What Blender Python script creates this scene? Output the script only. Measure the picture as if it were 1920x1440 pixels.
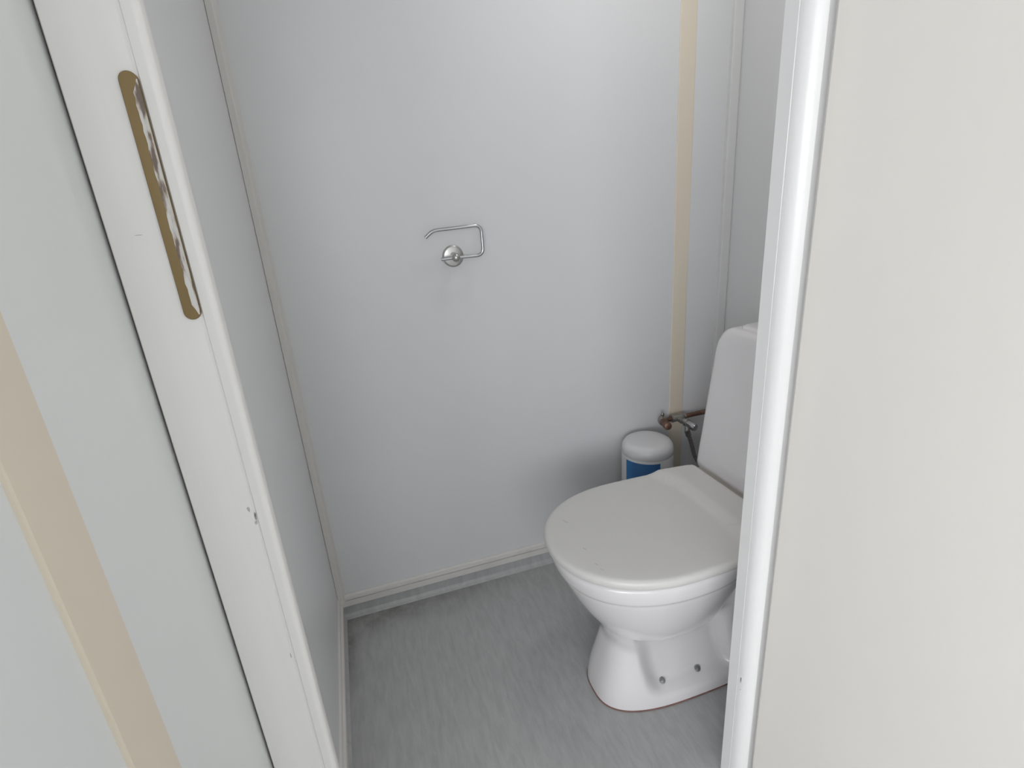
import bpy, bmesh, math, random
import numpy as np
from mathutils import Vector, Matrix

# ------------------------------------------------------------------ clear
for o in list(bpy.data.objects):
    bpy.data.objects.remove(o, do_unlink=True)
S = bpy.context.scene
C = S.collection

# ------------------------------------------------------------------ camera
PITCH, YAW, ROLL, FPX = 0.33505, 0.28964, -0.07560, 984.03
CAM = Vector((0, 0, 1.10))
def cam_axes():
    f = Vector((math.sin(YAW)*math.cos(PITCH), math.cos(YAW)*math.cos(PITCH), -math.sin(PITCH)))
    r = Vector((math.cos(YAW), -math.sin(YAW), 0)); u = r.cross(f)
    c, s = math.cos(ROLL), math.sin(ROLL)
    return c*r + s*u, -s*r + c*u, f
RT, UP, FW = cam_axes()
cam = bpy.data.cameras.new('camera'); co = bpy.data.objects.new('camera', cam); C.objects.link(co)
cam.sensor_width = 36; cam.lens = FPX*36/1920; cam.clip_start = .02
m = Matrix((RT, UP, -FW)).transposed().to_4x4(); m.translation = CAM
co.matrix_world = m
S.camera = co
def at(px, py, axis, val):
    """point where the ray of a photo pixel meets the plane axis = val"""
    d = RT*((px-960)/FPX) + UP*(-(py-720)/FPX) + FW
    return CAM + d*((val - CAM[axis])/d[axis])

# ------------------------------------------------------------------ light
W = bpy.data.worlds.new('overcast_sky'); S.world = W; W.use_nodes = True
W.node_tree.nodes['Background'].inputs[0].default_value = (.86, .93, 1, 1)
W.node_tree.nodes['Background'].inputs[1].default_value = 1.0
def area(name, loc, target, sx, sy, power, col):
    l = bpy.data.lights.new(name, 'AREA'); l.shape = 'RECTANGLE'; l.size = sx; l.size_y = sy
    l.energy = power; l.color = col
    o = bpy.data.objects.new(name, l); C.objects.link(o); o.location = loc
    o.rotation_euler = (Vector(target)-Vector(loc)).to_track_quat('-Z', 'Y').to_euler()
    return o
# daylight through the rear window; side windows are added to brighten door and panel
area('window_daylight_rear_left', (-1.95, -3.03, 1.35), (-1.95, 0, 1.35), 1.4, 1.3, 50, (.965, .975, 1))
area('window_daylight_rear_right', (-.55, -3.03, 1.35), (-.55, 0, 1.35), 1.4, 1.3, 23, (.965, .975, 1))
area('added_daylight_right', (1.78, -2.4, 1.35), (0, -2.4, 1.35), 1.1, 1.3, 16, (1, .98, .95))
area('added_daylight_left', (-3.03, -2.3, 1.35), (0, -2.3, 1.35), 1.3, 1.3, 44, (.965, .975, 1))
S.view_settings.view_transform = 'Standard'; S.view_settings.look = 'None'
S.view_settings.exposure = 0.0; S.view_settings.gamma = 1; S.view_settings.use_curve_mapping = False

# ------------------------------------------------------------------ materials
def srgb(r, g, b):
    f = lambda c: (c/255/12.92) if c/255 <= .04045 else ((c/255+.055)/1.055)**2.4
    return (f(r), f(g), f(b), 1)
def mat(name, col, rough=.5, metal=0., var=.04, scale=(6, 6, 6), bump=0., bscale=60., spec=.5, coat=0., bstretch=(1, 1, 1)):
    m = bpy.data.materials.new(name); m.use_nodes = True
    n, l = m.node_tree.nodes, m.node_tree.links; b = n['Principled BSDF']
    b.inputs['Roughness'].default_value = rough; b.inputs['Metallic'].default_value = metal
    b.inputs['Specular IOR Level'].default_value = spec; b.inputs['Coat Weight'].default_value = coat
    tc = n.new('ShaderNodeTexCoord'); mp = n.new('ShaderNodeMapping'); mp.inputs['Scale'].default_value = scale
    no = n.new('ShaderNodeTexNoise'); no.inputs['Scale'].default_value = 1; no.inputs['Detail'].default_value = 5
    rp = n.new('ShaderNodeValToRGB')
    rp.color_ramp.elements[0].position = .3; rp.color_ramp.elements[1].position = .7
    rp.color_ramp.elements[0].color = tuple(c*(1-var) for c in col[:3])+(1,)
    rp.color_ramp.elements[1].color = tuple(min(1, c*(1+var)) for c in col[:3])+(1,)
    l.new(tc.outputs['Object'], mp.inputs[0]); l.new(mp.outputs[0], no.inputs[0])
    l.new(no.outputs[0], rp.inputs[0]); l.new(rp.outputs[0], b.inputs['Base Color'])
    if bump:
        mp2 = n.new('ShaderNodeMapping'); mp2.inputs['Scale'].default_value = tuple(bscale*s for s in bstretch)
        n2 = n.new('ShaderNodeTexNoise'); n2.inputs['Scale'].default_value = 1; n2.inputs['Detail'].default_value = 3
        bp = n.new('ShaderNodeBump'); bp.inputs['Strength'].default_value = bump; bp.inputs['Distance'].default_value = .002
        l.new(tc.outputs['Object'], mp2.inputs[0]); l.new(mp2.outputs[0], n2.inputs[0])
        l.new(n2.outputs[0], bp.inputs['Height']); l.new(bp.outputs[0], b.inputs['Normal'])
    return m
M = {}
M['panel'] = mat('white_laminate', (.74, .745, .755, 1), .33, var=.012, scale=(3, 3, 3), bump=.05, bscale=90)
M['panel_out'] = mat('white_laminate_corridor', (.78, .80, .80, 1), .4, var=.012, scale=(3, 3, 3), bump=.05, bscale=90)
M['beige'] = mat('beige_joint_strip', (.77, .69, .57, 1), .45, var=.03, scale=(8, 8, 1.5))
M['paint'] = mat('painted_wood', (.82, .805, .785, 1), .42, var=.03, scale=(30, 30, 1.2), bump=.22, bscale=60, bstretch=(1, 1, .05))
M['paint_white'] = mat('gloss_white_paint', (.84, .835, .83, 1), .28, var=.015, scale=(20, 20, 1.5), bump=.08, bscale=60, bstretch=(1, 1, .06))
M['trim'] = mat('trim_paint', (.72, .70, .67, 1), .42, var=.03, scale=(20, 20, 2))
M['trim_light'] = mat('trim_light_paint', (.73, .73, .725, 1), .4, var=.02, scale=(20, 20, 2))
M['cream'] = mat('cream_door_laminate', (.88, .85, .80, 1), .45, var=.012, scale=(4, 4, 4), bump=.04, bscale=90)
M['brown'] = mat('raw_brown_edge', (.10, .055, .045, 1), .8, var=.2)
M['ceramic'] = mat('white_glazed_ceramic', (.80, .78, .79, 1), .09, var=.008, coat=.4)
M['plastic'] = mat('white_seat_plastic', (.70, .69, .67, 1), .30, var=.01, bump=.04, bscale=300)
M['chrome'] = mat('chrome', (.54, .54, .56, 1), .17, 1., var=.03)
M['satin'] = mat('satin_steel', (.52, .51, .49, 1), .30, 1., var=.03)
M['brass_old'] = mat('tarnished_brass_fitting', (.36, .345, .32, 1), .35, .85, var=.35, scale=(60, 60, 60))
M['copper'] = mat('dull_copper', (.20, .115, .085, 1), .48, .6, var=.35, scale=(45, 45, 45))
M['hose'] = mat('grey_braided_hose', (.30, .285, .275, 1), .45, .5, var=.3, scale=(200, 200, 200))
M['bolt'] = mat('grey_bolt_cap', (.27, .275, .28, 1), .3, .8, var=.15, scale=(90, 90, 90))
M['dark'] = mat('dark_mark', (.10, .095, .09, 1), .8, var=.3, scale=(300, 300, 300))
M['chip'] = mat('grey_chip', (.26, .25, .235, 1), .7, var=.3, scale=(300, 300, 300))
M['scuff'] = mat('pale_scuff', (.50, .49, .47, 1), .6, var=.1, scale=(300, 300, 300))
M['seal'] = mat('red_brown_seal', (.22, .115, .095, 1), .6, var=.3, scale=(40, 40, 40))
M['bottle'] = mat('grey_white_plastic', (.70, .70, .71, 1), .32, var=.01)
M['label_white'] = mat('white_label', (.75, .77, .79, 1), .4, var=.01)
M['ceil'] = mat('ceiling_paint', (.74, .74, .73, 1), .7, var=.01)
M['gap'] = mat('shadow_gap_dark', (.42, .39, .35, 1), .6, var=.1)

# brass plate: tarnished lacquer with paint left on its right-hand edge
def brass_mat():
    m = mat('antique_brass', (.21, .145, .058, 1), .40, .35, var=.10, scale=(60, 60, 12))
    return m
M['brass'] = brass_mat()
def residue_mat():
    m = mat('chipped_paint_residue', (.58, .55, .52, 1), .5)
    n, l = m.node_tree.nodes, m.node_tree.links; b = n['Principled BSDF']
    tc = n.new('ShaderNodeTexCoord'); mp = n.new('ShaderNodeMapping'); mp.inputs['Scale'].default_value = (260, 260, 42)
    no = n.new('ShaderNodeTexNoise'); no.inputs['Scale'].default_value = 1; no.inputs['Detail'].default_value = 4
    rp = n.new('ShaderNodeValToRGB'); e = rp.color_ramp.elements
    e[0].position = .40; e[0].color = (.16, .125, .10, 1); e[1].position = .50; e[1].color = (.56, .53, .50, 1)
    x = rp.color_ramp.elements.new(.62); x.color = (.66, .65, .63, 1)
    x = rp.color_ramp.elements.new(.46); x.color = (.36, .30, .25, 1)
    l.new(tc.outputs['Object'], mp.inputs[0]); l.new(mp.outputs[0], no.inputs[0]); l.new(no.outputs[0], rp.inputs[0])
    l.new(rp.outputs[0], b.inputs['Base Color'])
    return m
M['residue'] = residue_mat()

def vinyl_mat(name, dirt=True, stretch=(75, 15, 75)):
    m = bpy.data.materials.new(name); m.use_nodes = True
    n, l = m.node_tree.nodes, m.node_tree.links; b = n['Principled BSDF']
    b.inputs['Roughness'].default_value = .42; b.inputs['Specular IOR Level'].default_value = .4
    tc = n.new('ShaderNodeTexCoord')
    def noise(scale, detail=4, rough=.6, dist=0):
        mp = n.new('ShaderNodeMapping'); mp.inputs['Scale'].default_value = scale
        no = n.new('ShaderNodeTexNoise'); no.inputs['Scale'].default_value = 1; no.inputs['Detail'].default_value = detail
        no.inputs['Roughness'].default_value = rough; no.inputs['Distortion'].default_value = dist
        l.new(tc.outputs['Object'], mp.inputs[0]); l.new(mp.outputs[0], no.inputs[0]); return no.outputs[0]
    def ramp(src, stops):
        rp = n.new('ShaderNodeValToRGB'); e = rp.color_ramp.elements
        e[0].position, e[0].color = stops[0]; e[1].position, e[1].color = stops[-1]
        for p, c in stops[1:-1]:
            x = e.new(p); x.color = c
        l.new(src, rp.inputs[0]); return rp.outputs[0]
    def mixc(fac, a, c, mode='MIX'):
        mx = n.new('ShaderNodeMix'); mx.data_type = 'RGBA'; mx.blend_type = mode
        if hasattr(fac, 'links'): l.new(fac, mx.inputs[0])
        else: mx.inputs[0].default_value = fac
        for s, i in ((a, 6), (c, 7)):
            if hasattr(s, 'links'): l.new(s, mx.inputs[i])
            else: mx.inputs[i].default_value = s
        return mx.outputs[2]
    base = ramp(noise(stretch, 5, .65, .3), [(.34, (.415, .42, .42, 1)), (.5, (.455, .46, .46, 1)), (.66, (.495, .50, .50, 1))])
    fl = ramp(noise(tuple(s*2.1 for s in stretch), 3, .6, .6), [(.66, (0, 0, 0, 1)), (.78, (.6, .6, .6, 1))])
    base = mixc(fl, base, (.57, .585, .59, 1))
    dk = ramp(noise(tuple(s*1.7+3 for s in stretch), 3, .6, .5), [(.68, (0, 0, 0, 1)), (.80, (.6, .6, .6, 1))])
    base = mixc(dk, base, (.32, .335, .34, 1))
    if dirt:   # grime left by mopping along the wall edges, broken up by noise
        sx = n.new('ShaderNodeSeparateXYZ'); l.new(tc.outputs['Object'], sx.inputs[0])
        def edge(out, a, c):
            mr = n.new('ShaderNodeMapRange'); mr.inputs[1].default_value = a; mr.inputs[2].default_value = c
            mr.interpolation_type = 'SMOOTHSTEP'; l.new(out, mr.inputs[0]); return mr.outputs[0]
        ex = edge(sx.outputs[0], -.115, -.158); ey = edge(sx.outputs[1], 1.19, 1.325)
        near = edge(sx.outputs[1], 1.0, 1.22); left = edge(sx.outputs[0], .55, -.16)
        def mul(a, c):
            q = n.new('ShaderNodeMath'); q.operation = 'MULTIPLY'
            for i, s in enumerate((a, c)):
                if hasattr(s, 'links'): l.new(s, q.inputs[i])
                else: q.inputs[i].default_value = s
            return q.outputs[0]
        def mx_(a, c):
            q = n.new('ShaderNodeMath'); q.operation = 'MAXIMUM'; l.new(a, q.inputs[0]); l.new(c, q.inputs[1]); return q.outputs[0]
        nz = ramp(noise((16, 16, 16), 5, .7), [(.32, (.25, .25, .25, 1)), (.62, (1, 1, 1, 1))])
        fac = mul(mul(mx_(mul(ex, near), mul(ey, left)), nz), .85)
        base = mixc(fac, base, (.17, .165, .15, 1))
    l.new(base, b.inputs['Base Color'])
    bp = n.new('ShaderNodeBump'); bp.inputs['Strength'].default_value = .06; bp.inputs['Distance'].default_value = .001
    l.new(noise((400, 400, 400), 2), bp.inputs['Height']); l.new(bp.outputs[0], b.inputs['Normal'])
    return m
M['vinyl'] = vinyl_mat('mottled_grey_vinyl')
M['vinyl_up'] = vinyl_mat('mottled_grey_vinyl_upturn', False, (50, 50, 9))

def blue_mat():
    m = bpy.data.materials.new('blue_printed_label'); m.use_nodes = True
    n, l = m.node_tree.nodes, m.node_tree.links; b = n['Principled BSDF']; b.inputs['Roughness'].default_value = .35
    uv = n.new('ShaderNodeUVMap')
    br = n.new('ShaderNodeTexBrick'); br.offset = 0
    br.inputs['Color1'].default_value = (.028, .135, .37, 1); br.inputs['Color2'].default_value = (.02, .115, .33, 1)
    br.inputs['Mortar'].default_value = (.075, .22, .47, 1); br.inputs['Scale'].default_value = 1
    br.inputs['Mortar Size'].default_value = .13; br.inputs['Mortar Smooth'].default_value = .4
    br.inputs['Brick Width'].default_value = 1; br.inputs['Row Height'].default_value = 1
    mp = n.new('ShaderNodeMapping'); mp.inputs['Scale'].default_value = (34, 34, 1)
    l.new(uv.outputs[0], mp.inputs[0]); l.new(mp.outputs[0], br.inputs[0])
    # plain blue margin on the left of the printed grid
    sx = n.new('ShaderNodeSeparateXYZ'); l.new(uv.outputs[0], sx.inputs[0])
    mr = n.new('ShaderNodeMapRange'); mr.inputs[1].default_value = .20; mr.inputs[2].default_value = .24; l.new(sx.outputs[0], mr.inputs[0])
    mx = n.new('ShaderNodeMix'); mx.data_type = 'RGBA'; l.new(mr.outputs[0], mx.inputs[0])
    mx.inputs[6].default_value = (.03, .19, .47, 1); l.new(br.outputs[0], mx.inputs[7])
    l.new(mx.outputs[2], b.inputs['Base Color'])
    return m
M['blue'] = blue_mat()

# ------------------------------------------------------------------ mesh helpers
def obj(name, bm, material, parent=None, smooth=False, angle=None):
    me = bpy.data.meshes.new(name)
    bmesh.ops.recalc_face_normals(bm, faces=bm.faces)
    bm.to_mesh(me); bm.free()
    me.materials.append(M[material])
    if smooth:
        for p in me.polygons: p.use_smooth = True
        if angle is not None: me.set_sharp_from_angle(angle=math.radians(angle))
    o = bpy.data.objects.new(name, me); C.objects.link(o)
    if parent: o.parent = parent; o.matrix_parent_inverse = Matrix.Translation(-parent.location) if parent.type == 'EMPTY' else Matrix()
    return o
def tag(o, label, cat, group=None, kind=None):
    o['label'] = label; o['category'] = cat
    if group: o['group'] = group
    if kind: o['kind'] = kind
    return o
def struct(o, label, cat): return tag(o, label, cat, kind='structure')
def thing(name, loc, label, cat, group=None):
    o = bpy.data.objects.new(name, None); C.objects.link(o); o.location = loc; o.empty_display_size = .05
    return tag(o, label, cat, group)
def box(bm, x0, x1, y0, y1, z0, z1, bev=0., seg=2):
    vs = [bm.verts.new((x, y, z)) for x in (x0, x1) for y in (y0, y1) for z in (z0, z1)]
    fs = [bm.faces.new([vs[i] for i in q]) for q in ((0, 1, 3, 2), (4, 6, 7, 5), (0, 4, 5, 1), (2, 3, 7, 6), (0, 2, 6, 4), (1, 5, 7, 3))]
    if bev:
        es = list({e for f in fs for e in f.edges})
        bmesh.ops.bevel(bm, geom=es, offset=bev, segments=seg, profile=.5, affect='EDGES')
    return bm
def boxes(*a, bev=0.):
    bm = bmesh.new()
    for b in a: box(bm, *b, bev=bev)
    return bm
def prism(pts, z0, z1, axis='z'):
    """extrude a polygon; pts are (x,y) for axis z, (y,z) for axis x, (x,z) for axis y"""
    bm = bmesh.new()
    mk = {'z': lambda p, t: (p[0], p[1], t), 'x': lambda p, t: (t, p[0], p[1]), 'y': lambda p, t: (p[0], t, p[1])}[axis]
    a = [bm.verts.new(mk(p, z0)) for p in pts]; b = [bm.verts.new(mk(p, z1)) for p in pts]
    n = len(pts); bm.faces.new(a); bm.faces.new(b[::-1])
    for i in range(n): bm.faces.new((a[i], a[(i+1) % n], b[(i+1) % n], b[i]))
    return bm
def arc(cx, cy, r, a0, a1, n=6):
    return [(cx+r*math.cos(math.radians(a0+(a1-a0)*i/n)), cy+r*math.sin(math.radians(a0+(a1-a0)*i/n))) for i in range(n+1)]
def loft(rings, cap0=True, cap1=True, bm=None):
    bm = bm or bmesh.new(); R = [[bm.verts.new(p) for p in r] for r in rings]; n = len(rings[0])
    for a, b in zip(R, R[1:]):
        for i in range(n): bm.faces.new((a[i], a[(i+1) % n], b[(i+1) % n], b[i]))
    if cap0: bm.faces.new(R[0][::-1])
    if cap1: bm.faces.new(R[-1])
    return bm
def tube(path, r, n=14, bm=None, radii=None):
    path = [Vector(p) for p in path]; rings = []; up = None
    for i, p in enumerate(path):
        t = (path[min(i+1, len(path)-1)]-path[max(i-1, 0)]).normalized()
        if up is None: up = t.orthogonal().normalized()
        up = (up-t*up.dot(t)).normalized(); s = t.cross(up); rr = radii[i] if radii else r
        rings.append([tuple(p+rr*(math.cos(2*math.pi*k/n)*up+math.sin(2*math.pi*k/n)*s)) for k in range(n)])
    return loft(rings, bm=bm)
def rounded_path(pts, r, n=7):
    pts = [Vector(p) for p in pts]; out = [pts[0]]
    for a, b, c in zip(pts, pts[1:], pts[2:]):
        u, v = (a-b), (c-b); d = min(r, u.length*.45, v.length*.45); p0, p1 = b+u.normalized()*d, b+v.normalized()*d
        for k in range(n+1):
            t = k/n; out.append((1-t)**2*p0+2*t*(1-t)*b+t*t*p1)
    out.append(pts[-1]); return out
def lathe(prof, origin, axis=(0, 0, 1), n=40, bm=None):
    ax = Vector(axis).normalized(); u = ax.orthogonal().normalized(); v = ax.cross(u); o = Vector(origin)
    rings = [[tuple(o+ax*h+max(r, 1e-4)*(math.cos(2*math.pi*k/n)*u+math.sin(2*math.pi*k/n)*v)) for k in range(n)] for r, h in prof]
    return loft(rings, bm=bm)

# ------------------------------------------------------------------ room sizes (metres)
XL, XR, YB = -.168, 1.090, 1.327          # cubicle: left, right and back wall
SD = .925                                 # doorway distance factor
YF, YI = .583*SD, .637*SD                       # corridor-side and cubicle-side face of the front wall
ZC = 2.10                                 # ceiling
X0, X1, Y0 = -3.00, 1.75, -3.00           # anteroom
XW, YW = -.183, .19                       # wing wall beside the doorway: face and free end

# ------------------------------------------------------------------ structure
struct(obj('floor', boxes((X0, X1, Y0, YB+.03, -.05, 0)), 'vinyl'), 'mottled grey vinyl floor of the toilet cubicle', 'floor')
struct(obj('ceiling', boxes((X0-.05, X1+.05, Y0-.05, YB+.08, ZC, ZC+.05)), 'ceil'), 'plain white ceiling above the cubicle and corridor', 'ceiling')
wb = struct(obj('wall_back', boxes((XL-.03, X1, YB, YB+.05, 0, ZC)), 'panel'), 'white laminate back wall carrying the paper holder', 'wall')
sb = obj('joint_strip', prism([(.9065, YB), (.9065, YB-.0012), (.908, YB-.002), (.9535, YB-.002), (.955, YB-.0012), (.955, YB)], .076, ZC), 'beige', wb)
sb['label'] = 'narrow beige joint strip'
struct(obj('wall_left', boxes((XL-.03, XL, YI-.001, YB, 0, ZC)), 'panel'), 'glossy pale grey laminate side wall left inside the cubicle', 'wall')
struct(obj('wall_right', boxes((XR, XR+.04, YI-.001, YB, 0, ZC)), 'panel'), 'grey white laminate side wall behind the toilet tank', 'wall')
# front wall with the door opening, corridor side in view at the left
XO_L, XO_R, ZO = -.146*SD, .648*SD, 2.0
def sd(pts): return [(x*SD, y*SD) for x, y in pts]
struct(obj('wall_front', boxes((X0, XW-.1, YF+.020, YI, 0, ZC), (XW-.1, XO_L, YF+.020, YI, 0, ZC), (XO_L, XO_R, YF+.002, YI, ZO+.02, ZC), (XO_R, X1, YF, YI, 0, ZC)), 'panel_out'),
       'white wall holding the doorway of the cubicle', 'wall')
ww = struct(obj('wall_wing', boxes((XW-.06, XW, YW, YF+.020, 0, ZC)), 'panel_out'), 'pale panel wall with a beige strip left of the doorway', 'wall')
sy0, sy1 = -1.678*XW, -1.962*XW
s2 = obj('joint_strip', prism([(XW, sy0), (XW+.0025, sy0), (XW+.003, sy0+.0015), (XW+.003, sy1-.004), (XW+.0006, sy1), (XW, sy1)], 0, ZC), 'beige', ww)
s2['label'] = 'wide beige joint strip'
gp = obj('panel_edge', boxes((XW-.0005, XW+.006, .5385, YF+.0205, 0, ZC)), 'brown', ww); gp['label'] = 'dark brown gap beside the casing'
# unseen anteroom shell with its rear window; side windows added for their light
WZ0, WZ1, VX0, VX1 = .70, 2.0, -2.65, .15
LY0, LY1 = -2.95, -1.65  # opening of the left window, added to light the door leaf
struct(obj('wall_anteroom_left', boxes((X0-.05, X0, Y0, LY0, 0, ZC), (X0-.05, X0, LY1, YI, 0, ZC), (X0-.05, X0, LY0, LY1, 0, WZ0), (X0-.05, X0, LY0, LY1, WZ1, ZC)), 'panel_out'), 'white anteroom wall with an added window, out of view on the left', 'wall')
struct(obj('added_window_left', boxes((X0-.05, X0+.01, LY0, LY0+.05, WZ0, WZ1), (X0-.05, X0+.01, LY1-.05, LY1, WZ0, WZ1), (X0-.05, X0+.01, LY0, LY1, WZ0, WZ0+.05), (X0-.05, X0+.01, LY0, LY1, WZ1-.05, WZ1)), 'paint_white'),
       'added white framed window out of view on the left, for fill light', 'window')
RY0, RY1 = -2.95, -1.85  # opening of the right window, added to light the left panel
struct(obj('wall_anteroom_right', boxes((X1, X1+.05, Y0, RY0, 0, ZC), (X1, X1+.05, RY1, YB, 0, ZC), (X1, X1+.05, RY0, RY1, 0, WZ0), (X1, X1+.05, RY0, RY1, WZ1, ZC)), 'panel_out'), 'white anteroom wall with an added window, out of view on the right', 'wall')
struct(obj('added_window_right', boxes((X1-.01, X1+.05, RY0, RY0+.05, WZ0, WZ1), (X1-.01, X1+.05, RY1-.05, RY1, WZ0, WZ1), (X1-.01, X1+.05, RY0, RY1, WZ0, WZ0+.05), (X1-.01, X1+.05, RY0, RY1, WZ1-.05, WZ1)), 'paint_white'),
       'added white framed window out of view on the right, for fill light', 'window')
struct(obj('wall_rear', boxes((X0-.05, VX0, Y0-.05, Y0, 0, ZC), (VX1, X1+.05, Y0-.05, Y0, 0, ZC), (VX0, VX1, Y0-.05, Y0, 0, WZ0), (VX0, VX1, Y0-.05, Y0, WZ1, ZC)), 'panel_out'), 'white anteroom wall with a wide window, behind the camera', 'wall')
struct(obj('window_1', boxes((VX0, VX0+.05, Y0-.05, Y0+.01, WZ0, WZ1), (VX1-.05, VX1, Y0-.05, Y0+.01, WZ0, WZ1), (-1.28, -1.22, Y0-.05, Y0+.01, WZ0, WZ1), (VX0, VX1, Y0-.05, Y0+.01, WZ0, WZ0+.05), (VX0, VX1, Y0-.05, Y0+.01, WZ1-.05, WZ1)), 'paint_white'),
       'wide white framed window far behind the camera', 'window')

# ---- skirting: vinyl upturn with a wooden cap strip
cove = [(YB, .0), (YB-.016, .0), (YB-.009, .004), (YB-.005, .012), (YB-.004, .043), (YB, .043)]
struct(obj('baseboard_back', prism(cove, XL+.006, XR, 'x'), 'vinyl_up', smooth=False), 'grey vinyl upturn along the foot of the back wall', 'baseboard')
capb = [(YB, .041), (YB-.010, .041), (YB-.0105, .058), (YB-.0105, .0590), (YB-.0065, .0598), (YB-.0065, .0615), (YB-.0100, .0622), (YB-.0095, .0705), (YB-.0060, .0712), (YB-.0055, .0735), (YB-.003, .076), (YB, .076)]
struct(obj('trim_1', prism(capb, XL+.014, XR, 'x'), 'trim'), 'beige grooved cap strip above the vinyl upturn on the back wall', 'trim')
covel = [(XL, .0), (XL+.013, .0), (XL+.007, .004), (XL+.004, .012), (XL+.003, .043), (XL, .043)]
struct(obj('baseboard_left', prism(covel, YI, YB-.004, 'y'), 'vinyl_up'), 'grey vinyl upturn along the foot of the left cubicle wall', 'baseboard')
capl = [(XL, .041), (XL+.0105, .041), (XL+.0105, .058), (XL+.0055, .0597), (XL+.0055, .062), (XL+.0045, .074), (XL, .076)]
struct(obj('trim_2', prism(capl, YI, YB-.012, 'y'), 'trim'), 'beige grooved cap strip at the foot of the left cubicle wall', 'trim')
# ---- corner strips
cl = [(XL+.0006, YB), (XL+.0006, YB-.0165), (XL+.0012, YB-.017), (XL+.013, YB-.017), (XL+.0145, YB-.016), (XL+.021, YB-.001), (XL+.021, YB)]
struct(obj('trim_3', prism(cl, .046, ZC), 'trim'), 'beige vertical strip in the back left corner of the cubicle', 'trim')
cr = [(XR-.030, YB), (XR-.030, YB-.011), (XR-.029, YB-.012), (XR-.003, YB-.012), (XR, YB-.009), (XR, YB)]
struct(obj('trim_4', prism(cr, .076, ZC), 'trim_light'), 'pale vertical strip in the back right corner above the toilet tank', 'trim')

# ---- left casing of the doorway
yc, yf_ = .574, .583
prof = [(-.1952, yf_+.022), (-.1952, yc+.002), (-.1938, yc), (-.1395, yc), (-.1378, yc+.0012), (-.1366, yc+.0012), (-.1354, yc-.001)] \
     + arc(-.1275, yc+.004, .0062, 250, 352, 8)[1:] + [(-.1213, yc+.014), (-.1235, yc+.016), (-.146, yc+.016), (-.146, yf_+.022)]
c1 = struct(obj('trim_5', prism(sd(prof), 0, ZC), 'paint', smooth=True, angle=35), 'white painted wooden door casing left of the doorway with brass plate', 'trim')
yc *= SD
def chip(name, pts, mname, parent):
    bm = bmesh.new(); vs = [bm.verts.new(p) for p in pts]; f = bm.faces.new(vs)
    return obj(name, bm, mname, parent)
def decal(px, py, w, h, axis, val, mname, parent, rot=0., seed=0, name='paint_chip', off=None):
    """a small chip: an irregular thin flake lying on the plane axis=val"""
    c = at(px, py, axis, val); rnd = random.Random(seed); n = 9; lo = []; 
    bm = bmesh.new(); e1 = {1: Vector((1, 0, 0)), 2: Vector((1, 0, 0)), 0: Vector((0, 1, 0))}[axis]; e2 = {1: Vector((0, 0, 1)), 2: Vector((0, 1, 0)), 0: Vector((0, 0, 1))}[axis]
    nn = {1: Vector((0, -1, 0)), 2: Vector((0, 0, 1)), 0: Vector((-1, 0, 0))}[axis]
    pts = []
    for k in range(n):
        a = 2*math.pi*k/n; rr = .7+.6*rnd.random()
        u, v = math.cos(a)*w/2*rr, math.sin(a)*h/2*rr
        u, v = u*math.cos(rot)-v*math.sin(rot), u*math.sin(rot)+v*math.cos(rot)
        pts.append(c+e1*u+e2*v)
    return obj(name, loft([[tuple(p-nn*.0002) for p in pts], [tuple(p+nn*.00022) for p in pts]]), mname, parent)
for i, (px, py, w, h, k) in enumerate(((478, 942, .0022, .005, 'scuff'), (479, 968, .0018, .008, 'chip'), (480, 980, .002, .005, 'scuff'), (466, 955, .003, .006, 'scuff'), (545, 1228, .0016, .007, 'scuff'), (596, 1378, .0014, .0018, 'chip'))):
    decal(px, py, w, h, 1, yc if i != 1 else yc, k, c1, seed=i)
decal(260, 441, .006, .0006, 1, yc, 'scuff', c1, seed=11, name='scratch')

# ---- right jamb of the doorway (stop, rounded edge, hinge rebate)
jp = [(.5905, .639), (.5905, .6155), (.5915, .6148), (.5915, .6138), (.5903, .6130)] \
   + [(.6085-.0182*math.cos(t), .6120-.0240*math.sin(t)) for t in [math.pi/2*k/10 for k in range(1, 11)]] \
   + [(.6100, .5880), (.6108, .5890), (.6112, .6060), (.640, .6060), (.648, .592), (.648, .639)]
c2 = struct(obj('trim_6', prism(sd(jp), 0, ZO+.02), 'paint_white', smooth=True, angle=30), 'glossy white door jamb with rounded edge right of the doorway', 'trim')
struct(obj('trim_7', boxes((-.146*SD, .60*SD, .600*SD, YI, ZO, ZO+.02), bev=0.), 'paint_white'), 'white head piece closing the top of the doorway', 'trim')
decal(1389, 1275, .0030, .013, 1, .590*SD, 'chip', c2, seed=3)
decal(1388, 1293, .002, .0025, 1, .590*SD, 'scuff', c2, seed=4)

# ---- open door leaf, hinged on the right jamb, standing towards the camera
lx = .6283*SD
dr = struct(obj('door_1', boxes((lx, lx+.04, -.20, (.5938)*SD, .012, ZO-.004), bev=.0015), 'cream'), 'plain cream door leaf standing open at the right', 'door')
for zz in (.22, 1.75):
    bm = lathe([(.0055, -.045), (.006, -.044), (.006, .044), (.0055, .045)], (lx+.046, .596*SD-.01, zz), n=16)
    h = obj('hinge', bm, 'satin', dr, True, 40)

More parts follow.
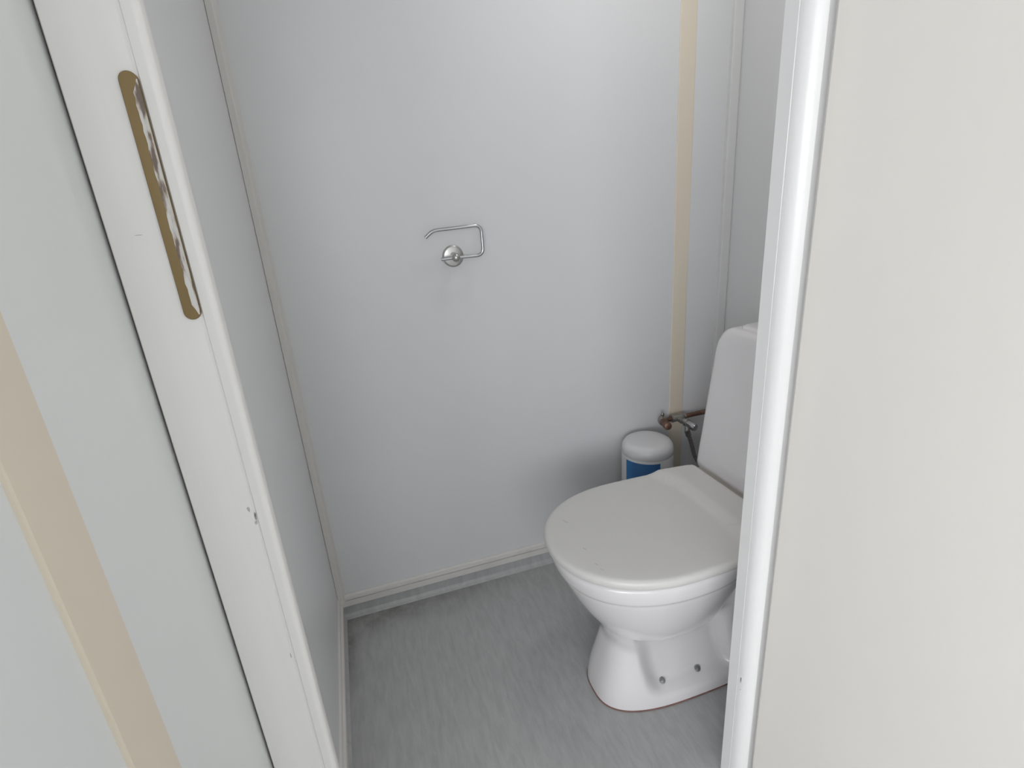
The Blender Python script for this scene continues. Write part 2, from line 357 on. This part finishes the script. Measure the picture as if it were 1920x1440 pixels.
# ------------------------------------------------------------------ unseen ceiling lamp, added as fill light for the cubicle (above the frame)
cl_ = thing('fill_lamp', (.70, .88, ZC), 'round opal ceiling lamp added above the cubicle as fill light', 'lamp')
obj('fill_lamp_base', lathe([(.13, 0), (.13, .02), (.12, .024), (.001, .024)], (.70, .88, ZC-.0005), (0, 0, -1), 40), 'paint_white', cl_, True, 40)
M['opal'] = mat('opal_glass', (.85, .85, .83, 1), .3, var=.005)
M['opal'].node_tree.nodes['Principled BSDF'].inputs['Emission Color'].default_value = (1, .97, .93, 1)
M['opal'].node_tree.nodes['Principled BSDF'].inputs['Emission Strength'].default_value = 2.0
obj('fill_lamp_shade', lathe([(.12, .022), (.118, .035), (.10, .055), (.06, .068), (.001, .072)], (.70, .88, ZC), (0, 0, -1), 40), 'opal', cl_, True, 60)
ll = bpy.data.lights.new('fill_lamp_light', 'AREA'); ll.shape = 'DISK'; ll.size = .22; ll.energy = 1.8; ll.color = (1, .97, .94)
lo_ = bpy.data.objects.new('fill_lamp_light', ll); C.objects.link(lo_); lo_.parent = cl_; lo_.location = (0, 0, -.078)

# ------------------------------------------------------------------ brass plate on the left casing
p0, p1 = at(246, 133, 1, yc), at(368, 598, 1, yc)
pz0, pz1 = p1.z, p0.z
px0, px1 = -.1515*SD, -.1368*SD
def capsule(x0, x1, z0, z1, n=12):
    r = (x1-x0)/2; cx = (x0+x1)/2
    return [(cx+r*math.cos(math.pi*k/n), z1-r*1.0+r*math.sin(math.pi*k/n)) for k in range(n+1)] + \
           [(cx-r*math.cos(math.pi*k/n), z0+r*1.0-r*math.sin(math.pi*k/n)) for k in range(n+1)]
def scaled(pts, d, x0, x1, z0, z1):
    return capsule(x0+d, x1-d, z0+d, z1-d)
rings = []
for d, y in ((0, yc+.001), (0, yc-.0020), (.0006, yc-.0026)):
    rings.append([(x, y, z) for x, z in scaled(None, d, px0, px1, pz0, pz1)])
plate = tag(obj('strike_plate', loft(rings), 'brass', None, True, 40), 'long brown brass strike plate with rounded ends on the left casing', 'strike plate')
# strip of paint left along its right edge
rnd = random.Random(5); zs = [pz0+.004+(pz1-pz0-.010)*k/40 for k in range(41)]; left, right = [], []
cx, rr = (px0+px1)/2, (px1-px0)/2
for k, z in enumerate(zs):
    e = 0
    if z < pz0+rr: e = rr-math.sqrt(max(0, rr*rr-(pz0+rr-z)**2))
    if z > pz1-rr: e = rr-math.sqrt(max(0, rr*rr-(z-(pz1-rr))**2))
    right.append((px1-.0004-e, z)); left.append((min(px1-.0060*min(1, .25+(pz1-.006-z)/.012, .25+(z-pz0-.004)/.012)+.0009*rnd.random(), px1-.0010-e), z))
bm = bmesh.new(); yy = yc-.0030
for y in (yy,):
    A = [bm.verts.new((x, y, z)) for x, z in left]; B = [bm.verts.new((x, y, z)) for x, z in right]
    A2 = [bm.verts.new((x, y+.0006, z)) for x, z in left]; B2 = [bm.verts.new((x, y+.0006, z)) for x, z in right]
    for i in range(len(A)-1):
        bm.faces.new((A[i], B[i], B[i+1], A[i+1])); bm.faces.new((A2[i], A[i], A[i+1], A2[i+1])); bm.faces.new((B[i], B2[i], B2[i+1], B[i+1]))
pr = obj('paint_residue', bm, 'residue', plate); pr['label'] = 'chipped whitish paint left on the right edge'

# ------------------------------------------------------------------ toilet paper holder
yr = 1.289
hb = at(849, 480, 1, YB)
th = thing('toilet_paper_holder', hb, 'chrome toilet paper holder with open wire arm on the back wall', 'paper holder')
obj('wall_plate', lathe([(.0265, 0), (.0268, .003), (.0262, .0055), (.0245, .0072), (.0215, .0080), (.0, .0090)], hb, (0, -1, 0), 48), 'satin', th, True, 50)
bl = at(855, 483, 1, yr)
obj('post', tube([hb+Vector((0, -.005, .002)), hb.lerp(bl, .5), bl], .0085, 18), 'chrome', th, True, 50)
obj('knob', lathe([(.001, -.0105), (.0055, -.0095), (.0090, -.0065), (.0105, -.002), (.0108, .003), (.0085, .007), (.005, .0095), (.001, .0105)], bl, (0, -1, 0), 24), 'satin', th, True, 60)
ring = [at(*p, 1, yr) for p in ((797.5, 446), (811, 432.5), (901.5, 421.5), (906.5, 478), (855, 483), (827.5, 486.5))]
pth = [ring[0]] + rounded_path(ring[:5], .018)[1:-1] + [ring[4], ring[5]]
obj('wire_arm', tube(pth, .0042, 14), 'chrome', th, True, 50)

# ------------------------------------------------------------------ toilet
YT = .852
tl = thing('toilet', (.60, YT, 0), 'white ceramic toilet with closed lid standing against the right wall', 'toilet')
def lerp(z, pts):
    # monotone cubic through the given (height, value) pairs
    xs, ys = np.array([p[0] for p in pts], float), np.array([p[1] for p in pts], float)
    h = np.diff(xs); d = np.diff(ys)/h; mm = np.zeros(len(xs)); mm[0], mm[-1] = d[0], d[-1]
    for i in range(1, len(xs)-1):
        mm[i] = 0 if d[i-1]*d[i] <= 0 else (h[i-1]+h[i])*3/((2*h[i]+h[i-1])/d[i-1]+(h[i]+2*h[i-1])/d[i])
    q = np.clip(z, xs[0], xs[-1]); k = np.clip(np.searchsorted(xs, q, side='right')-1, 0, len(h)-1); t = (q-xs[k])/h[k]
    return ys[k]*(1+2*t)*(1-t)**2+h[k]*mm[k]*t*(1-t)**2+ys[k+1]*t*t*(3-2*t)+h[k]*mm[k+1]*t*t*(t-1)
def smin(a, b, k):
    h = np.clip(.5+.5*(b-a)/k, 0, 1); return b*(1-h)+a*h-k*h*(1-h)
def smax(a, b, k): return -smin(-a, -b, k)
def sell(x, v, xf, xb, w, nf):
    cx = (xf+xb)/2; a = (xb-xf)/2
    g = (np.abs((x-cx)/a)**nf+np.abs(v/w)**nf)**(1/nf)-1
    return g*np.minimum(a, w)
def F(x, v, z):
    bowl = sell(x, v, lerp(z, [(.06, .56), (.10, .51), (.15, .452), (.20, .414), (.27, .368), (.34, .3345), (.352, .3300), (.358, .3240), (.395, .314)]),
                lerp(z, [(.06, .62), (.12, .66), (.20, .70), (.30, .745), (.395, .775)]),
                lerp(z, [(.06, .02), (.10, .045), (.15, .083), (.20, .112), (.27, .142), (.34, .1645), (.352, .1675), (.358, .1730), (.395, .1785)]), 2.25)
    foot = sell(x, v, lerp(z, [(0, .396), (.012, .397), (.10, .418), (.19, .446), (.24, .47), (.27, .52)]),
                lerp(z, [(0, .86), (.1, .845), (.25, .80)]),
                lerp(z, [(0, .104), (.012, .104), (.05, .100), (.12, .086), (.20, .074), (.27, .05)]), 2.9)
    rear = sell(x, v, lerp(z, [(0, .70), (.10, .700), (.2, .694), (.3, .69), (.395, .66)]), lerp(z, [(0, .88), (.395, .97)]),
                lerp(z, [(0, .100), (.06, .092), (.15, .082), (.25, .092), (.34, .125), (.395, .165)]), 4.0)
    f = smin(smin(bowl, foot, .026), rear, .014)
    # side recess between the front foot and the rear column
    xl = lerp(z, [(0, .532), (.035, .516), (.08, .494), (.14, .474), (.2, .462)])-.75*(np.abs(v)-.075); xr = lerp(z, [(0, .712), (.2, .695)])+.5*(np.abs(v)-.075)
    vr = lerp(z, [(0, .074), (.04, .068), (.08, .058), (.13, .050), (.2, .056)])
    r = smax(smax(xl-x, x-xr, .02), smax(vr-np.abs(v), smax(.038-.2*(.11-np.abs(v))-z, z-.195, .02), .032), .024)
    return smax(f, -r, .016)
def toilet_body():
    zl = [0, .004, .01, .018, .026, .032, .038, .045, .053] + list(np.linspace(.060, .345, 84)) + [.350, .353, .356, .359, .363, .37, .38, .388, .394, .398]
    # rays leave a centre segment: fans at both ends, square to it along the sides
    xa, xb = .48, .76; fan = np.linspace(-90, 90, 56)[1:-1]; side = np.linspace(xb, xa, 110)
    ox = np.concatenate([np.full(54, xb), side, np.full(54, xa), side[::-1]])
    an = np.radians(np.concatenate([fan, np.full(110, 90.), fan+180, np.full(110, 270.)]))
    dx, dv = np.cos(an), np.sin(an); na = len(ox); rings = []
    for z in zl:
        zz = min(z, .392)
        # coarse march outwards to the last inside sample, then bisect
        rs = np.linspace(0, .35, 176); X = ox+np.outer(rs, dx); V = np.outer(rs, dv)
        ins = F(X, V, zz) < 0
        last = np.array([np.max(np.nonzero(ins[:, k])[0]) if ins[:, k].any() else 1 for k in range(na)])
        lo, hi = rs[last], rs[np.minimum(last+1, 175)]
        for _ in range(16):
            mid = (lo+hi)/2; i2 = F(ox+mid*dx, mid*dv, zz) < 0
            lo = np.where(i2, mid, lo); hi = np.where(i2, hi, mid)
        r = lo-(0 if z < .390 else (.0015 if z < .396 else .006))
        rings.append([(ox[k]+r[k]*dx[k], YT+r[k]*dv[k], z+.003) for k in range(na)])
    return rings
rg = toilet_body()
obj('bowl', loft(rg), 'ceramic', tl, True, 60)
sg = [[(p[0]+s*(p[0]-.585)*.0, p[1], z) for p in rg[0]] for s, z in ((0, .0002),)][0]
def grow(r, d, z):
    out = []
    for p in r:
        v = Vector((p[0]-.585, p[1]-YT, 0)); L = v.length; v *= (L+d)/L; out.append((.585+v.x, YT+v.y, z))
    return out
se = obj('base_seal', loft([grow(rg[0], .0012, .0003), grow(rg[0], .0013, .0022), grow(rg[0], .0004, .0040)]), 'seal', tl); se['label'] = 'thin red-brown sealant line at the foot'
# seat and lid share one outline
LX0, LX1, LW = .307, .773, .183
def hw(x):
    if x < .54: return LW*max(0, 1-((.54-x)/(.54-LX0))**2.25)**(1/2.05)
    t = (x-.54)/(LX1-.54); return LW-.016*t*t
def outline(inset=0., rb=.014):
    pts = []; n = 44
    for k in range(n+1):                      # near side, front to back
        t = k/n; x = LX0+(LX1-LX0)*(1-math.cos(t*math.pi/2)**1.0) if k < n else LX1
        pts.append((x, -hw(x)))
    pts = [p for p in pts if p[0] < LX1-rb]
    w = hw(LX1); pts += [(LX1-rb+rb*math.sin(a), -(w-rb+rb*math.cos(a))) for a in (0, .4, .8, 1.2, 1.57)]
    far = [(x, -y) for x, y in pts[::-1] if abs(y) > 1e-6]
    back = [(LX1, -w+rb+(2*w-2*rb)*k/8) for k in range(1, 8)]
    pts = pts+back+far
    # inset along normals
    P = [Vector(p) for p in pts]; out = []
    for i, p in enumerate(P):
        t = (P[(i+1) % len(P)]-P[i-1]).normalized(); nrm = Vector((-t.y, t.x))
        out.append(p+nrm*inset)
    return [(p.x, YT+p.y) for p in out]
def ztop(x, y):
    a = .686-.9*max(0, abs(y-YT)-.06)**2*2.2
    t = min(1, max(0, (x-a+.009)/.018)); t = t*t*(3-2*t)
    return .4245+.0085*t-.010*max(0, (x-.70))*.3
rings = []
for ins, dz in ((.006, -.0175), (.0015, -.0172), (0, -.015), (0, -.0085), (.0012, -.0045), (.0038, -.0018), (.0075, -.0004), (.012, 0)):
    rings.append([(x, y, ztop(x, y)+dz if dz > -.006 else .4245+dz) for x, y in outline(ins)])
base = outline(.012)
for s in (.92, .84, .76, .68, .6, .5, .4, .3, .2, .1, .04):
    rings.append([(.60+(x-.60)*s, YT+(y-YT)*s, ztop(.60+(x-.60)*s, YT+(y-YT)*s)) for x, y in base])
lid = obj('lid', loft(rings), 'plastic', tl, True, 50)
rings = [[(x+.002, y, z) for x, y in outline(ins)] for ins, z in ((.016, .400), (.0075, .400), (.0062, .4015), (.0062, .405), (.0075, .4066), (.016, .4068))]
obj('seat', loft(rings), 'plastic', tl, True, 50)
for i, (px, py, w, h, r) in enumerate(((1060, 978, .0016, .016, .5), (1096, 1029, .0016, .010, .5), (1118, 1058, .0012, .008, .6), (1129, 1068, .001, .010, .6))):
    decal(px, py, w, h, 2, .4246, 'scuff', lid, rot=r, seed=20+i, name='scratch')
# bar filling the gap between lid and tank, shade put into its colour
obj('shaded_gap_bar', boxes((LX1-.004, .803, YT-.165, YT+.165, .385, .4175), bev=.003), 'gap', tl)
# tank
def tank_outline(d, z0=.405, z1=.792):
    wb_, wt, r = .190-d, .160-d, .052
    z0 += d; z1 -= d
    pts = arc(wb_-.016, z0+.016, .016, -90, 0, 4)
    # side leans inwards; rounded shoulder
    pts += [(wb_-(wb_-wt)*t, z0+.016+(z1-r-.018-z0-.016)*t) for t in (.25, .5, .75, 1)]
    sh = [(wt-r*1.0+r*1.0*math.cos(a), z1-r-.018+(r+.018)*math.sin(a)) for a in [math.pi/2*k/9 for k in range(1, 10)]]
    pts += sh
    return pts+[(-y, z) for y, z in pts[::-1]]
rings = []
lean = lambda z: .018*(z-.405)/.39
for d, x in ((.022, .7925), (.012, .7932), (.006, .7958), (.002, .800), (0, .808), (0, .90), (0, 1.02), (.006, 1.028)):
    rings.append([(x+lean(z), YT+y, z) for y, z in tank_outline(d)])
obj('tank', loft(rings), 'ceramic', tl, True, 50)
def rrect(x0, x1, w, r, d):
    return [(x, y) for cx, cy, a in ((x1-r, w-r, 0), (x0+r, w-r, 90), (x0+r, -w+r, 180), (x1-r, -w+r, 270)) for x, y in arc(cx, cy, r-d, a, a+90, 6)]
obj('tank_lid', loft([[(x, YT+y, z) for x, y in rrect(.826, 1.03, .108, .03, d)] for d, z in ((0, .786), (0, .7945), (.002, .7975), (.008, .799))]), 'ceramic', tl, True, 50)
obj('flush_button', lathe([(.022, 0), (.022, .004), (.019, .006), (.001, .0065)], (.93, YT, .799), n=32), 'chrome', tl, True, 50)
# bolts in the side recess, near side
for px, py in ((1241, 1276), (1307, 1253)):
    # where the ray of the bolt meets the bowl surface
    d = (RT*((px-960)/FPX)+UP*(-(py-720)/FPX)+FW); t = .5
    while t < 1.6:
        p = CAM+d*t
        if p.z < .40 and F(np.array([p.x]), np.array([p.y-YT]), np.array([max(p.z-.003, 0)]))[0] < 0: break
        t += .0005
    e = .002; g = lambda q: float(F(np.array([q.x]), np.array([q.y-YT]), np.array([max(q.z-.003, 0)]))[0])
    nr = Vector((g(p+Vector((e, 0, 0)))-g(p), g(p+Vector((0, e, 0)))-g(p), g(p+Vector((0, 0, e)))-g(p))).normalized()
    nr = (nr*.35-d.normalized()*.8).normalized(); p = p+nr*.0022
    b_ = obj('bolt', lathe([(.0062, -.010), (.0070, -.001), (.0074, .0006), (.0068, .0016), (.0050, .0018), (.0046, .0010), (.0034, .0010), (.003, .0028), (.001, .0030)], p, nr, 22), 'bolt', tl, True, 45)
    b_['label'] = 'round grey floor bolt'

# ------------------------------------------------------------------ canister behind the toilet
br_ = .0755; bx, by = .7735, 1.236; bh = .410
bt = thing('canister', (bx, by, 0), 'round grey-white plastic canister with blue label behind the toilet', 'canister')
obj('body', lathe([(br_-.008, .0), (br_-.001, .003), (br_, .012), (br_, bh-.042), (br_-.0005, bh-.041)], (bx, by, 0), n=64), 'bottle', bt, True, 45)
obj('cap', lathe([(br_-.0004, bh-.0412), (br_, bh-.0405), (br_, bh-.028), (br_-.002, bh-.018), (br_-.008, bh-.009), (br_-.016, bh-.004), (br_-.026, bh-.002), (br_*.5, bh-.0008), (.001, bh)], (bx, by, 0), n=64), 'bottle', bt, True, 60)
def wrap(a0, a1, z0, z1, off, mname, name, parent, top=0.):
    bm = bmesh.new(); n = 30; uvl = bm.loops.layers.uv.new('UVMap'); cols = []
    for k in range(n+1):
        a = math.radians(a0+(a1-a0)*k/n); r = br_+off
        cols.append([bm.verts.new((bx+r*math.cos(a), by+r*math.sin(a), z)) for z in (z0, z1)])
    wdt = math.radians(abs(a1-a0))*br_
    for k in range(n):
        f = bm.faces.new((cols[k][0], cols[k+1][0], cols[k+1][1], cols[k][1]))
        for lp, (i, j) in zip(f.loops, ((k, 0), (k+1, 0), (k+1, 1), (k, 1))):
            lp[uvl].uv = (i/n, j*(z1-z0)/wdt)
    return obj(name, bm, mname, parent)
lb = wrap(183, 270, .10, bh-.046, .0004, 'label_white', 'label', bt); lb['label'] = 'paper label with a blue printed field'
wrap(187, 267, .105, bh-.0485, .0008, 'blue', 'printed_field', lb)

# ------------------------------------------------------------------ water supply behind the toilet
sp = thing('water_supply_pipe', at(1310, 776, 1, 1.30), 'copper water pipe with tarnished valve beside the toilet tank', 'pipe')
yp = 1.296
e0, e1 = at(1246, 786, 1, yp), at(1312, 776, 1, yp)
ez = (e0.z+e1.z)/2
obj('copper_pipe', tube([(e0.x, yp, ez), (1.086, yp, ez)], .0075, 16), 'copper', sp, True, 50)
# tee fitting on the pipe
tx = at(1270, 785, 1, yp).x
bm = tube([(tx-.020, yp, ez), (tx-.012, yp, ez), (tx+.020, yp, ez), (tx+.024, yp, ez)], .0105, 16, radii=[.0095, .0115, .0115, .0095])
tube([(tx-.024, yp, ez), (tx-.019, yp, ez)], .013, 6, bm=bm); tube([(tx+.02, yp, ez), (tx+.026, yp, ez)], .013, 6, bm=bm)
obj('tee_fitting', bm, 'brass_old', sp, True, 35)
# elbow with capped copper stub at the left end, pointing to the viewer
el = Vector((e0.x-.006, yp, ez))
stub = at(1253, 800, 1, yp-.050)
bm = lathe([(.001, -.012), (.010, -.011), (.0145, -.004), (.0145, .006), (.0125, .010), (.001, .011)], el, (stub-el), 20)
el_o = obj('elbow', bm, 'brass_old', sp, True, 45)
lug = el+Vector((-.003, -.002, .012))
bm = tube([lug, lug+Vector((0, 0, .007))], .0045, 12); lathe([(.001, -.0055), (.004, -.004), (.0056, 0), (.004, .004), (.001, .0055)], lug+Vector((0, 0, .011)), n=14, bm=bm)
obj('screw_lug', bm, 'brass_old', el_o, True, 50)
dv = (stub-el).normalized()
obj('copper_stub', lathe([(.0110, .004), (.0122, .006), (.0122, .046), (.0112, .051), (.0065, .0535), (.001, .0535)], el, dv, 20), 'copper', sp, True, 50)
# angle valve: from the tee towards the viewer
vb = Vector((tx+.004, yp-.006, ez-.002)); ve = at(1300, 800, 1, yp-.062)
vd = (ve-vb).normalized(); Lv = (ve-vb).length
obj('valve_body', lathe([(.009, 0), (.0115, .004), (.0115, .014), (.009, .016), (.009, .024), (.0125, .026), (.0125, Lv*.62), (.010, Lv*.66), (.001, Lv*.66)], vb, vd, 20), 'brass_old', sp, True, 40)
obj('valve_handle', lathe([(.001, Lv*.60), (.0105, Lv*.61), (.0118, Lv*.66), (.0118, Lv+.004), (.0100, Lv+.009), (.001, Lv+.010)], vb, vd, 20), 'chrome', sp, True, 40)
h0 = vb+vd*(Lv*.72)+Vector((0, 0, -.008)); h1 = at(1288, 806, 1, yp-.05)
hp = [vb+vd*(Lv*.55), h1+Vector((0, 0, -.004)), at(1295, 826, 1, yp-.047), at(1304, 862, 1, yp-.05), Vector((at(1304, 862, 1, yp-.05).x+.03, yp-.08, .25)), Vector((.985, yp-.16, .22)), Vector((.985, 1.02, .30))]
obj('supply_hose', tube(rounded_path(hp, .03, 8), .0062, 12), 'hose', sp, True, 60)
obj('hose_nut', tube([hp[1]+Vector((0, 0, .004)), hp[1]+(hp[2]-hp[1])*.5], .0085, 6), 'brass_old', sp)
# small dark spot where the vinyl seam meets the wall
decal(1010, 1056, .012, .007, 2, .0002, 'chip', bpy.data.objects['floor'], seed=41, name='stain')
